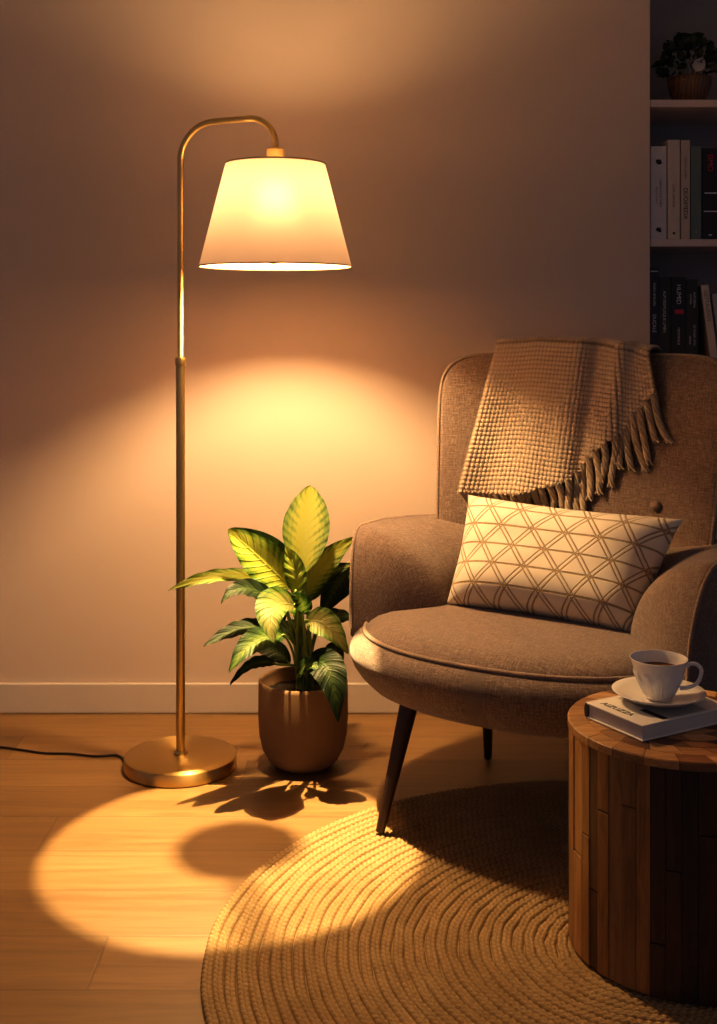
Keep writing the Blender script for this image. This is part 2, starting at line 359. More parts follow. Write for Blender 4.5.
book(X(687.1),X(698.8),Z0,zt(279.5)-Z0,Ch,'dark book with two lines of small grey text, right of the red-block book',G2,texts=(('ANTE SERVIA',.0075,.76,.68,Sil,1),('VICTORIA',.0065,.77,.36,Sil,1),('DE MUNDI VITAS',.0075,.34,.68,Sil,1),('SEMPER',.0065,.28,.3,Sil,1)))
book(X(712),X(719.5),Z0,zt(284)-Z0,Cr,'thin cream book leaning left against the dark books on the lowest shelf',G2,tilt=-.13,texts=(('GETTAUDIOJ',.0145,.74,.5,Brn,1),))
book(X(722),X(736),Z0,zt(292)-Z0,Gr,'grey book leaning behind the thin cream book, cut by the picture edge',G2,tilt=-.13)

# bowl with foliage on the upper shelf
def leaf_mesh(base, ctrl, tip, halfw, nrm, fold=.25, ripple=0.0, nu=22, nv=9, shape=1.0, wave=0.0, seed=0.0):
    base,ctrl,tip,nrm=[np.array(q,float) for q in (base,ctrl,tip,nrm)]
    P=np.zeros((nu,nv,3)); uv=np.zeros((nu,nv,2))
    for i in range(nu):
        t=i/(nu-1); p=(1-t)**2*base+2*t*(1-t)*ctrl+t*t*tip; d=2*(1-t)*(ctrl-base)+2*t*(tip-ctrl); d/=np.linalg.norm(d)+1e-9
        s=np.cross(d,nrm); s/=np.linalg.norm(s)+1e-9; n=np.cross(s,d)
        w=halfw*((math.sin(PI*min(1,t**.85))**.8)*(1-.35*t)*1.18 if shape else (math.sin(PI*t**.95)**.72))+.0006
        if t>.86 and shape: w=min(w, halfw*1.0*(1.0-t)/.14*.55+.0004)
        for j in range(nv):
            v=j/(nv-1)*2-1; rip=ripple*math.sin(2*PI*(t*11-abs(v)*2.1)/2)*abs(v)
            q=p+s*(v*w)+n*(abs(v)*w*fold+rip+wave*math.sin(t*9+seed+v*1.5)*abs(v))
            P[i,j]=q; uv[i,j]=(t,j/(nv-1))
    return P,uv
def bowl():
    c=np.array([(691-CX)/F*3.30,3.315,S2]); r=empty('planter_bowl',tuple(c)); tag(r,'brown wooden bowl of dark bushy foliage on the upper alcove shelf','plant')
    b=MB(); b.lathe([(0.0,.001),(.032,.001),(.040,.008),(.053,.035),(.0600,.062),(.0610,.080),(.0585,.082),(.0555,.078),(.052,.055),(.0,.052)],40); b.build('bowl',mat_basket(),r)
    b=MB()
    for k in range(9):
        a=k*2.4; b.tube(smooth_path([(0,0,.052),(.025*math.cos(a),.025*math.sin(a),.10),(.055*math.cos(a),.05*math.sin(a),.125+.03*random.random())],8),.0015,5)
    b.build('stem',STEM,r)
    DK=mat_plain('dark shelf foliage',(.03,.05,.02),.5,.4,50,.2)
    fb=MB()
    for k in range(190):
        a=random.uniform(0,2*PI); e=random.uniform(-.25,1.45); rad=random.uniform(.5,1)**.5
        p=np.array([.075*rad*math.cos(a)*math.cos(e),.07*rad*math.sin(a)*math.cos(e),.110+.084*rad*math.sin(e)])
        if p[2]<.085 and math.hypot(p[0],p[1])<.06: p[2]+=.03
        d=p-np.array([0,0,.07]); d/=np.linalg.norm(d); d=d+rng.normal(0,.35,3); d/=np.linalg.norm(d)
        L=random.uniform(.022,.034); P,uv=leaf_mesh(p,p+d*L*.5+[0,0,.004],p+d*L+[0,0,-.006],L*.34,rng.normal(0,1,3)+d*.2+[0,0,.6],nu=7,nv=5); fb.grid(P,uv=uv)
    fb.build('foliage',DK,r)
    q=MB(); P,uv=leaf_mesh((.0,-.058,.088),(.012,-.068,.112),(.02,-.068,.122),.016,(0,-1,.3),nu=12,nv=7); q.grid(P,uv=uv); o=q.build('pale_leaf',Gr,r); o['label']='pale grey-white leaf'
bowl()

# ------------------------------------------------------------------ floor lamp
LX,LY=-.4235,2.81; SX,SY=-.190,2.70
lamp=empty('floor_lamp',(LX,LY,0)); tag(lamp,'brass arc floor lamp with lit cream tapered shade and round base','lamp')
b=MB(); b.lathe([(0,.0),(.131,.0),(.1335,.003),(.1335,.026),(.1315,.0295),(.128,.031),(.06,.0325),(.013,.033),(.0,.033)],96); b.build('base',BRASS_BASE,lamp,auto=.6)
b=MB(); b.lathe([(.012,.032),(.0165,.033),(.0165,.037),(.012,.040),(.0118,.041)],32); b.build('pole_flange',BRASS,lamp)
b=MB(); b.lathe([(.0,.033),(.0108,.033),(.0108,.958),(.0,.958)],28); b.build('pole',BRASS,lamp,auto=.6)
b=MB(); b.lathe([(.0,.957),(.0122,.957),(.0128,.959),(.0128,.972),(.012,.975),(.0085,.976)],28); b.build('collar',BRASS,lamp,auto=.6)
dx,dy=SX-LX,SY-LY
pts=[(0,0,.96),(0,0,1.20),(0,0,1.40)]
r=.085; zt0=1.530
for a in np.linspace(0,PI/2,14): pts.append((dx*.36*(1-math.cos(a)),dy*.36*(1-math.cos(a)),1.445+r*math.sin(a)))
pts += [(dx*.5,dy*.5,1.530),(dx*.66,dy*.66,1.530)]
for a in np.linspace(0.15,PI/2,12): pts.append((dx*(.72+.28*math.sin(a)),dy*(.72+.28*math.sin(a)),1.4645+.066*math.cos(a)))
pts.append((dx,dy,1.452))
b=MB(); b.tube(pts,.0075,16); b.build('arm',BRASS,lamp)
sc=empty('x',(0,0,0)); bpy.data.objects.remove(sc)
b=MB(); b.lathe([(.0,1.4590),(.009,1.4590),(.010,1.4565),(.0190,1.4550),(.0205,1.4530),(.0205,1.4190),(.018,1.4160),(.018,1.4090),(.018,1.3720),(.0,1.3720)],28,(dx,dy,0)); b.build('socket',SOCKET,lamp,auto=.6)
ZB,ZT,RB,RT=1.186,1.420,.1743,.1138
def shade_grid(off=0.0,n=96,m=14):
    a=np.linspace(0,2*PI,n,endpoint=False); P=np.zeros((m,n,3)); uv=np.zeros((m,n,2))
    for i,t in enumerate(np.linspace(0,1,m)):
        rr=RB+(RT-RB)*t+off; P[i,:,0]=dx+rr*np.cos(a); P[i,:,1]=dy+rr*np.sin(a); P[i,:,2]=ZB+(ZT-ZB)*t; uv[i,:,0]=a*.15; uv[i,:,1]=t*.26
    return P,uv
P,uv=shade_grid(); b=MB(); b.grid(P,False,True,uv); shd=b.build('lamp_shade',SHADE,lamp)
for z,rr in ((ZB,RB),(ZT,RT)):
    ring=[(dx+rr*math.cos(a),dy+rr*math.sin(a),z) for a in np.linspace(0,2*PI,97)]
    b=MB(); b.tube(ring,.0017,8,False); b.build('rim',RIMM,shd)
b=MB()
for k in range(3):
    a=2*PI*k/3+.3; b.tube([(dx+.017*math.cos(a),dy+.017*math.sin(a),ZT-.012),(dx+(RT-.002)*math.cos(a),dy+(RT-.002)*math.sin(a),ZT-.002)],.0015,6)
b.build('shade_spider',BRASS,shd)
b=MB(); b.lathe([(.021,ZT-.006),(RT-.004,ZT-.006)],64,(dx,dy,0)); b.build('added_dimmer_disc',DIMMER,shd)  # unseen disc added over the shade opening to weaken the upward light
b=MB(); b.lathe([(.0,1.3790),(.014,1.3770),(.018,1.3710),(.028,1.3590),(.035,1.3450),(.0365,1.3330),(.034,1.3200),(.027,1.3080),(.014,1.2990),(.0,1.2970)],28,(dx,dy,0)); b.build('bulb',BULB,lamp)
# unseen bead added in the shade to darken the pool's centre, with its cord
SP=np.array([SX,SY,1.292]); TG=np.array([-.246,2.385,0.0]); TB=np.array([-.240,2.372,.0])
axb=(TB-SP)/np.linalg.norm(TB-SP); pb=SP+axb*.096-np.array([LX,LY,0])
b=MB(); n=12
b.lathe([(0,.0094)]+[(.0093*math.sin(PI*k/n),.0093*math.cos(PI*k/n)) for k in range(1,n)]+[(0,-.0094)],20,tuple(pb)); pc=b.build('beam_blocker',BRASS,lamp)
b=MB(); b.tube(smooth_path([tuple(pb+[0,0,.008]),(pb[0]*.5+dx*.5+.01,pb[1]*.5+dy*.5-.025,1.30),(dx+.004,dy-.018,1.37),(dx,dy-.017,1.40)],14),.0009,5); b.build('blocker_cord',BRASS,lamp)
w0=at(-30,747,3.0)
cpts=[(-.128,.0,.006)]
for (px,py) in ((118,757),(95,757.5),(70,755),(45,754.5),(20,751),(0,748.5),(-40,748),(-120,742)):
    Y=H*F/(py-HY); cpts.append(((px-CX)/F*Y-LX,Y-LY,.0034))
b=MB(); b.tube(smooth_path(cpts,60),.0028,8); b.build('power_cord',CORD,lamp)

# ------------------------------------------------------------------ potted plant
PX,PY=-.1325,2.825
plant=empty('potted_plant',(PX,PY,0)); tag(plant,'leafy variegated houseplant in a round clay-brown pot on the floor','plant')
b=MB(); b.lathe([(r_*1.012,z_*.965) for r_,z_ in [(0,.0),(.058,.0),(.066,.003),(.082,.018),(.096,.045),(.1035,.080),(.1062,.125),(.1055,.205),(.1045,.2125),(.102,.2145),(.098,.2125),(.0965,.205),(.0965,.172),(.0,.170)]],72); b.build('pot',POT,plant)
b=MB(); nn=26; a=np.linspace(0,2*PI,48,endpoint=False); rr=np.linspace(.001,.096,nn); Pp=np.zeros((nn,48,3))
for i in range(nn):
    for k in range(48):
        x,y=rr[i]*math.cos(a[k]),rr[i]*math.sin(a[k]); Pp[i,k]=(x,y,.166+.012*mnoise.noise(Vector((x*60,y*60,.3)))+.006)
b.grid(Pp,False,True); b.build('soil',SOIL,plant)
O=np.array([PX,PY,0])
# base px,py,Y | control | tip | half width px | normal | material | extras
V=(0,-1,.25)
LV=[
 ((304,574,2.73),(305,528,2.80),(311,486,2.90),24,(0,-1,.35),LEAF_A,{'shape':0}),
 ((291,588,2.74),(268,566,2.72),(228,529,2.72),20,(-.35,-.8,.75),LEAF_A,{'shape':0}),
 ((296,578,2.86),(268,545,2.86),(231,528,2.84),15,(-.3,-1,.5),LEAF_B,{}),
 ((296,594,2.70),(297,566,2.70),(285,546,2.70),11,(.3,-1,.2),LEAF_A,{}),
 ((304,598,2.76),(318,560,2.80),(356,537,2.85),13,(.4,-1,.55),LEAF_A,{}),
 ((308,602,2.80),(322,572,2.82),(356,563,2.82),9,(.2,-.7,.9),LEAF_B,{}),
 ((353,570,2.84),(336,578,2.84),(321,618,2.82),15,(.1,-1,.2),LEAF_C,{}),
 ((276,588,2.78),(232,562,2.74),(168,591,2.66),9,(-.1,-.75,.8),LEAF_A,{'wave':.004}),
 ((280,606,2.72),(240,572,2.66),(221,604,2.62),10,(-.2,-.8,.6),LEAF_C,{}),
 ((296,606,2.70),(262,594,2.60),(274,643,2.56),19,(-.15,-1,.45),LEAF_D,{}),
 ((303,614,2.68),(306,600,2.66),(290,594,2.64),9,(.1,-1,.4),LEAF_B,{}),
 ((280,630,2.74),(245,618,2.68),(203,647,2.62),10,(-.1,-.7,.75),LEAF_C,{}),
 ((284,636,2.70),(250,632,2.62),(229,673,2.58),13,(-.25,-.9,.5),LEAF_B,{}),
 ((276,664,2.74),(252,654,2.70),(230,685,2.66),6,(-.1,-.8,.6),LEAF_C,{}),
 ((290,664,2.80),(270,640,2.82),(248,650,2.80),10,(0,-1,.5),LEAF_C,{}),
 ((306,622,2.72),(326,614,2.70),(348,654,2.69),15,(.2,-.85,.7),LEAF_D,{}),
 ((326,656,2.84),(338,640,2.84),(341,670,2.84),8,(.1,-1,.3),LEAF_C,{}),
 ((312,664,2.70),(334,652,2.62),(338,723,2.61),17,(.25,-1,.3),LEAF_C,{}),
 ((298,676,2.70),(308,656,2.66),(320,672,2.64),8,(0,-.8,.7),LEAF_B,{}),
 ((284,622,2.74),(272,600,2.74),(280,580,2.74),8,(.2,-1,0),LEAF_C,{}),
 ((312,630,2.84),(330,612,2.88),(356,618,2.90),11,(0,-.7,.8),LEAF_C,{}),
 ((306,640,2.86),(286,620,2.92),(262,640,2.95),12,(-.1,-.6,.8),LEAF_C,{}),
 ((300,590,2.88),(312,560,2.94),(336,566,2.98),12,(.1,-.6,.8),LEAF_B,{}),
]
for k,(B,Cc,T,hw,nr,mt,ex) in enumerate(LV):
    pb_,pc_,pt_=at(*B)-O,at(*Cc)-O,at(*T)-O
    P,uv=leaf_mesh(pb_,pc_,pt_,hw/F*B[2],nr,fold=.22,ripple=.0016,nu=46,nv=15,seed=k*1.7,wave=ex.get('wave',.002),shape=ex.get('shape',1))
    b=MB(); b.grid(P,uv=uv); lf=b.build('leaf',mt,plant)
    # petiole from the soil to the leaf base
    an=k*2.399; g=np.array([.016*math.cos(an)+.004,.016*math.sin(an),.185]); d=pc_-pb_; d/=np.linalg.norm(d)+1e-9
    mid=.5*(g+pb_)+np.array([0,0,.02]); mid[0]=mid[0]*.7+g[0]*.3
    pth=smooth_path([g,mid,pb_-d*.004,pb_+d*.01],16); L0=.0058 if pb_[2]>.40 else .0036
    b=MB(); b.tube(pth,np.linspace(L0,.0020,16),8); b.build('stem',STEM,plant)

# ------------------------------------------------------------------ rug
RC=(.48,1.97); RR=.737; rug=empty('round_rug',(RC[0],RC[1],0)); tag(rug,'round braided jute rug under the armchair leg and side table','rug')
b=MB(); b.lathe([(0,.0005),(RR-.012,.0005),(RR-.010,.004),(0,.004)],120); b.build('rug_backing',RUG,rug)
pitch=.0180; rows=int(RR/pitch); b=MB(); stitch=.0135; vs=[]; fs=[]; us=[]; base=0
for i in range(rows):
    rc=(i+.5)*RR/rows; ns=max(6,int(2*PI*rc/stitch)); na=ns*7; nr=9
    th=np.linspace(0,2*PI,na,endpoint=False)+i*.7; q=np.linspace(-1,1,nr)
    TH,Q=np.meshgrid(th,q,indexing='ij')
    ph=TH*ns/(2*PI); side=np.sign(Q+1e-6)
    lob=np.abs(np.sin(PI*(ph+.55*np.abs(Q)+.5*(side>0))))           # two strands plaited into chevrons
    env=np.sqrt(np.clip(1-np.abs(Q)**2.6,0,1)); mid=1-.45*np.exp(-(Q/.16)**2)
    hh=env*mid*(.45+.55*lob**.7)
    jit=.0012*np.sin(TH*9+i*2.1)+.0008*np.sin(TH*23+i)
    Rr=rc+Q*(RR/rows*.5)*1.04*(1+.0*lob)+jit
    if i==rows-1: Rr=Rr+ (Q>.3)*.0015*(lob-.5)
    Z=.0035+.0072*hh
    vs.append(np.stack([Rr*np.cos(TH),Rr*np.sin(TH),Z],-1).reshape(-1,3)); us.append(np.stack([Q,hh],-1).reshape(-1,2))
    I=np.arange(na*nr).reshape(na,nr); I2=np.vstack([I,I[:1]])
    fs.append(np.stack([I2[:-1,:-1],I2[:-1,1:],I2[1:,1:],I2[1:,:-1]],-1).reshape(-1,4)[:,::-1]+base); base+=na*nr
me=bpy.data.meshes.new('braid'); vv=np.vstack(vs).astype(np.float32); ff=np.vstack(fs).astype(np.int32)
me.vertices.add(len(vv)); me.vertices.foreach_set('co',vv.ravel()); me.loops.add(ff.size); me.loops.foreach_set('vertex_index',ff.ravel())
me.polygons.add(len(ff)); me.polygons.foreach_set('loop_start',np.arange(0,ff.size,4,dtype=np.int32)); me.polygons.foreach_set('use_smooth',[True]*len(ff)); me.update(calc_edges=True)
ul=me.uv_layers.new(name='UVMap'); ul.data.foreach_set('uv',np.vstack(us).astype(np.float32)[ff.ravel()].ravel())
ob=bpy.data.objects.new('braid',me); COL.objects.link(ob); me.materials.append(RUG); ob.parent=rug

# ------------------------------------------------------------------ armchair (local x across, y to the back, z up)
AO=np.array([.385,2.585]); ANG=math.radians(-32.0); ca,sa=math.cos(ANG),math.sin(ANG)
chair=empty('armchair',(AO[0],AO[1],0),ANG); tag(chair,'brown-grey tweed wingback armchair on dark tapered legs','armchair')
def loc(p):
    d=np.array(p[:2])-AO; return np.array([d[0]*ca+d[1]*sa,-d[0]*sa+d[1]*ca,p[2]])
EA,EF,EB,EN=.405,.345,.34,2.35
def outline(phi, s=1.0):
    "phi 0 = front, going to -x side for positive phi; superellipse plan of the tub"
    c,sn=math.cos(phi),math.sin(phi); e=2/EN
    u=-EA*math.copysign(abs(sn)**e,sn); v=-(EF if c>0 else EB)*math.copysign(abs(c)**e,c)
    return u*s, v*s
ph=np.linspace(0,2*PI,96,endpoint=False)
prof=[(.0,.250),(.5,.248),(.74,.249),(.82,.254),(.885,.266),(.94,.287),(.978,.308),(.997,.329),(.996,.344),(.978,.359),(.948,.371),(.912,.379)]
P=np.zeros((len(prof),96,3))
for i,(s,z) in enumerate(prof):
    for k,p in enumerate(ph): u,v=outline(p,max(s,.004)); P[i,k]=(u,v,z)
b=MB(); b.grid(P,False,True); b.build('seat_base',TWEED,chair)
sp=[(.915,.370),(.910,.379),(.890,.388),(.85,.399),(.78,.407),(.6,.412),(.4,.414),(.2,.415),(.004,.415)]
P=np.zeros((len(sp),96,3)); uvs=np.zeros((len(sp),96,2))
for i,(s,z) in enumerate(sp):
    for k,p in enumerate(ph): u,v=outline(p,s); P[i,k]=(u,v,z); uvs[i,k]=(u,v)
b=MB(); b.grid(P,False,True,uvs); seat=b.build('seat',TWEED,chair)
ring=[(*outline(p,.916),.3805) for p in np.linspace(0,2*PI,121)]
b=MB(); b.tube(ring,.0048,8,False); b.build('piping',PIPE,seat)

def arm(side):
    # stations along the tub outline from the front of the arm to the backrest
    ss=np.concatenate([np.linspace(0,.12,16),np.linspace(.14,.46,18)])
    fine=np.linspace(0,PI,1200); Q=np.array([outline(p) for p in fine]); L=np.concatenate([[0],np.cumsum(np.linalg.norm(np.diff(Q,axis=0),axis=1))])
    p0=np.interp(-.150,Q[:,1][:900],fine[:900]); l0=np.interp(p0,fine,L)
    P=[]; edge=[]
    for s in ss:
        p=np.interp(l0+s,L,fine); u,v=outline(p); u2,v2=outline(p+.01); t=np.array([u2-u,v2-v]); t/=np.linalg.norm(t); n=np.array([-t[1],t[0]])
        if np.dot(n,[-u,.05-v])<0: n=-n
        x=min(1,s/.10); ht=.372+.214*(1-(1-x)**2.3)**.62-.012*max(0,(s-.2)/.26)
        w=.06+.125*(1-(1-min(1,s/.15))**2); hb=.345
        fl=.012*x
        pr=[(.010,hb),(.0-.002,hb+(ht-hb)*.3),(-fl*.6,hb+(ht-hb)*.65),(-fl,ht-.012),(-fl+.001,ht-.003)]
        for a in np.linspace(.06,PI/2,15):
            pr.append((-fl+.001+(w+fl)*math.sin(a)**1.05, hb+.02+(ht-hb-.02)*math.cos(a)**.80))
        pr.append((w+.004,hb))
        P.append([(u+n[0]*d, v+n[1]*d, h_) for d,h_ in pr]); edge.append((u+n[0]*(-fl-.001),v+n[1]*(-fl-.001),ht-.003))
    P=np.array(P); edge=np.array(edge)
    if side>0: P[:,:,0]*=-1; edge[:,0]*=-1
    b=MB(); b.grid(P)
    f0=[tuple(range(P.shape[1]))]; b.add(P[0],f0); b.add(P[-1],[tuple(range(P.shape[1]))])
    o=b.build('armrest',TWEED,chair,auto=1.2)
    b=MB(); b.tube(smooth_path(edge,60),.0042,8); b.build('piping',PIPE,o)
arm(-1); arm(1)

BW,BZ0,BZ1=.354,.34,.985
def wing(u): return .125*min(1.0,abs(u)/BW)**3.0
def back_v(u,h): return .205+.235*(h-.40)-wing(u)
def back_point(x,y,front):
    n=9.0; r=max(abs(x),abs(y)); 
    if r<1e-6: k=1.0
    else: k=r/((abs(x)**n+abs(y)**n)**(1/n))
    px,py=x*k,y*k
    h=BZ0+(py+1)/2*(BZ1-BZ0); u=px*(BW+.016-.045*(1-(py+1)/2))
    th=.055*(1-r**5)**.5 if r<1 else 0
    vm=back_v(u,h)+.055
    return (u,vm-th if front else vm+th,h)
n=49; g=np.sin(np.linspace(-1,1,n)*PI/2)*.5+np.linspace(-1,1,n)*.5
Pf=np.array([[back_point(x,y,True) for y in g] for x in g]); Pb=np.array([[back_point(x,y,False) for y in g] for x in g])
b=MB(); b.grid(Pf,uv=Pf[:,:,[0,2]]); b.grid(Pb[::-1],uv=Pb[::-1][:,:,[0,2]])
bk=b.build('backrest',TWEED,chair)
bm=bpy.data.meshes and None
import bmesh
m=bmesh.new(); m.from_mesh(bk.data); bmesh.ops.remove_doubles(m,verts=m.verts,dist=.0004); bmesh.ops.recalc_face_normals(m,faces=m.faces); m.to_mesh(bk.data); m.free()
edge=[]
def sq(t):
    t=t%8
    return ((-1,t-1) if t<2 else (t-3,1) if t<4 else (1,5-t) if t<6 else (7-t,-1))
for t in np.linspace(.4,5.6,110):
    x,y=sq(t); p=back_point(x*.985,y*.985,True); edge.append((p[0],p[1]-.001,p[2]))
b=MB(); b.tube(edge,.0042,8); b.build('piping',PIPE,bk)

def ray_back(px,py,off=0.0):
    "local point of the backrest front seen at a picture position"
    d=at(px,py,1.0)-np.array([0,0,H]); lo,hi=1.8,3.4
    for _ in range(50):
        m_=.5*(lo+hi); q=loc(np.array([0,0,H])+d*m_)
        if q[1] < back_v(q[0],q[2])-off: lo=m_
        else: hi=m_
    return loc(np.array([0,0,H])+d*lo)
def back_v_many(u,h): return .205+.235*(h-.40)-.125*np.minimum(1.0,np.abs(u)/BW)**3.0
def ray_back_many(q):
    d=np.stack([(q[:,0]-CX)/F,np.ones(len(q)),-(q[:,1]-HY)/F],-1); lo=np.full(len(q),1.8); hi=np.full(len(q),3.4)
    def L(m_):
        p=d*m_[:,None]; x,y=p[:,0]-AO[0],p[:,1]-AO[1]; return np.stack([x*ca+y*sa,-x*sa+y*ca,p[:,2]+H],-1)
    for _ in range(45):
        m_=.5*(lo+hi); r=L(m_); ins=r[:,1]<back_v_many(r[:,0],r[:,2]); lo=np.where(ins,m_,lo); hi=np.where(ins,hi,m_)
    return L(lo)
# tufting button
q=ray_back(656,505); b=MB(); b.lathe([(0,.009),(.006,.0085),(.0115,.005),(.0125,0),(.011,-.003),(0,-.003)],24)
bt=b.build('button',PIPE,bk); bt.matrix_basis=Matrix.Translation(Vector(q)+Vector((0,-.005,0)))@Matrix.Rotation(PI/2-.23,4,'X')
# legs
def leg(foot, top):
    pth=[np.array(foot)*(1-t)+np.array(top)*t for t in np.linspace(0,1,10)]
    b=MB(); b.tube(pth,np.linspace(.0095,.0205,10),20); b.build('leg',LEGM,chair,auto=.8)
fl=loc(at(380,832,(H-.0125)*F/(832-HY))); rl=loc(at(488,759,H*F/(759-HY)))
fz=.0125
leg((fl[0],fl[1],fz),(fl[0]+.035,fl[1]+.07,.285)); leg((-fl[0]+.03,fl[1]+.03,fz),(-fl[0]-.0,fl[1]+.085,.285))
leg((rl[0],rl[1],.0035),(rl[0]+.02,rl[1]-.05,.285)); leg((-rl[0],rl[1],.0165),(-rl[0]-.02,rl[1]-.05,.285))

# ------------------------------------------------------------------ throw over the backrest (same local frame as the chair)
throw=empty('throw_blanket',(AO[0],AO[1],0),ANG); tag(throw,'chunky knit beige throw with tassel fringe draped over the armchair back','blanket')
aT=[0,.28,.52,.60,.80,1.0]
Tp=[(504,345),(545,342),(588,344),(600,346),(626,350),(652,358)]
Bp=[(466,490),(520,494),(568,482),(585,466),(625,430),(660,392)]
def lerp(tab,a): return np.array([np.interp(a,aT,[p[0] for p in tab]),np.interp(a,aT,[p[1] for p in tab])])
na,nf,nt,nbk=300,300,26,40
def fold(a,b):
    # main panel lies on top, its right edge a rounded ridge; gentle folds elsewhere
    f=.010+.024*(1/(1+math.exp((a-.56)/.016)))+.008*math.exp(-((a-.50)/.06)**2)
    f+=.008*math.sin(a*17+1.0+b*1.2)*(.4+.6*b)+.016*math.exp(-((a-.80+.06*b)/.04)**2)*(1-.3*b)+.006*math.exp(-((a-.2)/.08)**2)*b
    return f
PT=np.zeros((na,nbk+nt+nf,3))
for i in range(na):
    a=i/(na-1); t=lerp(Tp,a); bo=lerp(Bp,a)
    bbs=np.linspace(0,1,nf); q=t[None,:]+(bo-t)[None,:]*bbs[:,None]; fr=ray_back_many(q)
    fr[:,1]=back_v_many(fr[:,0],fr[:,2])-.003-np.array([fold(a,x) for x in bbs])
    fr=np.array(fr); top=fr[0].copy()
    topz=BZ1+.006+fold(a,0)*.45
    # slide the front so it starts just under the top edge
    v0=top[1]; v1=back_v(top[0],BZ1)+.125
    arc=[]
    z0=top[2]
    for k in range(nt):
        al=PI*(k+1)/(nt+1); arc.append((top[0]-.022*max(0,a-.6)/.4*k/nt, .5*(v0+v1)-.5*(v1-v0)*math.cos(al), z0+(max(topz,z0+.004)-z0)*math.sin(al)**.6))
    rear=[]
    for k in range(nbk):
        z=z0-.30*(k+1)/nbk; rear.append((top[0]-.022*max(0,a-.6)/.4,back_v(top[0],z)+.125+.004*math.sin(a*18),z))
    PT[i]=np.vstack([np.array(rear)[::-1],np.array(arc)[::-1],fr])
# knit relief: waffle cells along arc length
dl=np.concatenate([[0],np.cumsum(np.linalg.norm(np.diff(PT[na//3],axis=0),axis=1))])
wl=np.concatenate([[0],np.cumsum(np.linalg.norm(np.diff(PT[:,nbk+nt+nf//2],axis=0),axis=1))])
tu=np.gradient(PT,axis=0); tv=np.gradient(PT,axis=1); N=np.cross(tu,tv); N/=np.linalg.norm(N,axis=2,keepdims=True)+1e-9
if N[na//2,-nf//2,1]>0: N=-N
cl=np.concatenate([np.zeros((na,1)),np.cumsum(np.linalg.norm(np.diff(PT,axis=1),axis=2),axis=1)],axis=1); cl=cl-cl[:,nbk+nt:nbk+nt+1]
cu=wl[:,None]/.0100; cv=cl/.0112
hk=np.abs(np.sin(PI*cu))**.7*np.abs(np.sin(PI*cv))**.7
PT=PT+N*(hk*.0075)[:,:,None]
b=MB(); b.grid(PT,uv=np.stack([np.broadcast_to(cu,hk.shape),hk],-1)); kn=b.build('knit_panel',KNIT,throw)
bm_=kn.modifiers.new('thick','SOLIDIFY'); bm_.thickness=.004; bm_.offset=-1 if True else 1
# tassels along the hem
nt_=27
for k in range(nt_):
    a=(k+.5)/nt_; i=int(a*(na-1)); p0=PT[i,-1]+N[i,-1]*.001
    L=random.uniform(.090,.128)*(1.0 if a>.5 else .62); sway=random.uniform(-.008,.014)+(.055*((a-.72)/.28)**1.5 if a>.72 else 0)
    b=MB()
    for st in range(4):
        ph0=st*PI/2+k; pts=[]
        for t in np.linspace(0,1,22):
            tw=ph0+t*9; rr=.0053*(1-.2*t)*(1 if t<.9 else 1+1.2*(t-.9)/.1)
            z=p0[2]+.004-L*t; u=p0[0]+sway*t*t+.004*math.sin(t*4+k); vb=back_v(u,z)-.009-(.012 if a<.55 else .003)*(1-t)
            v=min(p0[1],vb)*(1-t)**2+vb*(1-(1-t)**2)
            pts.append((u+rr*math.cos(tw),v+rr*math.sin(tw)*.8-.002,z))
        b.tube(pts,np.concatenate([np.full(17,.0045),np.linspace(.0045,.0018,5)]),6)
    b.build('tassel',YARN,throw)

# ------------------------------------------------------------------ lumbar pillow
pw,phh,pt=.260,.134,.085
n=61; g=np.linspace(-1,1,n)
Pm={}
for sgn in (1,-1):
    A=np.zeros((n,n,3))
    for i,x in enumerate(g):
        for j,y in enumerate(g):
            xx=x*pw*(1-.055*(1-y*y))-.045*max(0,x)**2*(1-y)*.5+.016*min(0,x)**2*(1-y)*.5; yy=y*phh*(1-.09*(1-x*x))
            z=pt*max(0,(1-x**4)*(1-y**4))**.62*(1+.02*math.sin(x*5+1)*math.cos(y*4))+.004*(1-abs(x)**3)*(1-abs(y)**3)*mnoise.noise(Vector((x*2.5,y*2.5,sgn)))
            A[i,j]=(xx,sgn*-z,yy)
    Pm[sgn]=A
pil=empty('lumbar_pillow',(0,0,0)); tag(pil,'cream lumbar pillow with tan geometric embroidery leaning on the armchair back','pillow')
U=np.stack(np.meshgrid(g*pw,g*phh,indexing='ij'),-1)
b=MB(); b.grid(Pm[1],uv=U); b.grid(Pm[-1][::-1],uv=U[::-1]); co=b.build('pillow_cover',CUSH,pil)
m=bmesh.new(); m.from_mesh(co.data); bmesh.ops.remove_doubles(m,verts=m.verts,dist=.0003); bmesh.ops.recalc_face_normals(m,faces=m.faces); m.to_mesh(co.data); m.free()
b=MB(); b.box(-.274,-.250,-.012,-.0105,-phh-.006,-phh+.018); tg_=b.build('care_tag',Gr,pil,smooth=False)
# place: local chair coordinates -> world
pc=np.array([.028,.064,.524]); lean=math.radians(29)
wx=AO[0]+pc[0]*ca-pc[1]*sa; wy=AO[1]+pc[0]*sa+pc[1]*ca
pil.matrix_world=Matrix.Translation((wx,wy,pc[2]))@Matrix.Rotation(ANG,4,'Z')@Matrix.Rotation(-lean,4,'X')@Matrix.Rotation(math.radians(1.6),4,'Y')

# ------------------------------------------------------------------ side table
TC=(.548,1.990); TR=.192; TH=.384; Z0=.0125
table=empty('side_table',(TC[0],TC[1],0)); tag(table,'round drum side table of reclaimed wood staves on the rug','side table')
b=MB(); b.lathe([(0,Z0+.004),(TR-.009,Z0+.004),(TR-.009,TH-.016),(0,TH-.016)],80); b.build('core',LEGM,table,auto=.6)
b=MB(); rs=random.Random(11); cols=[]
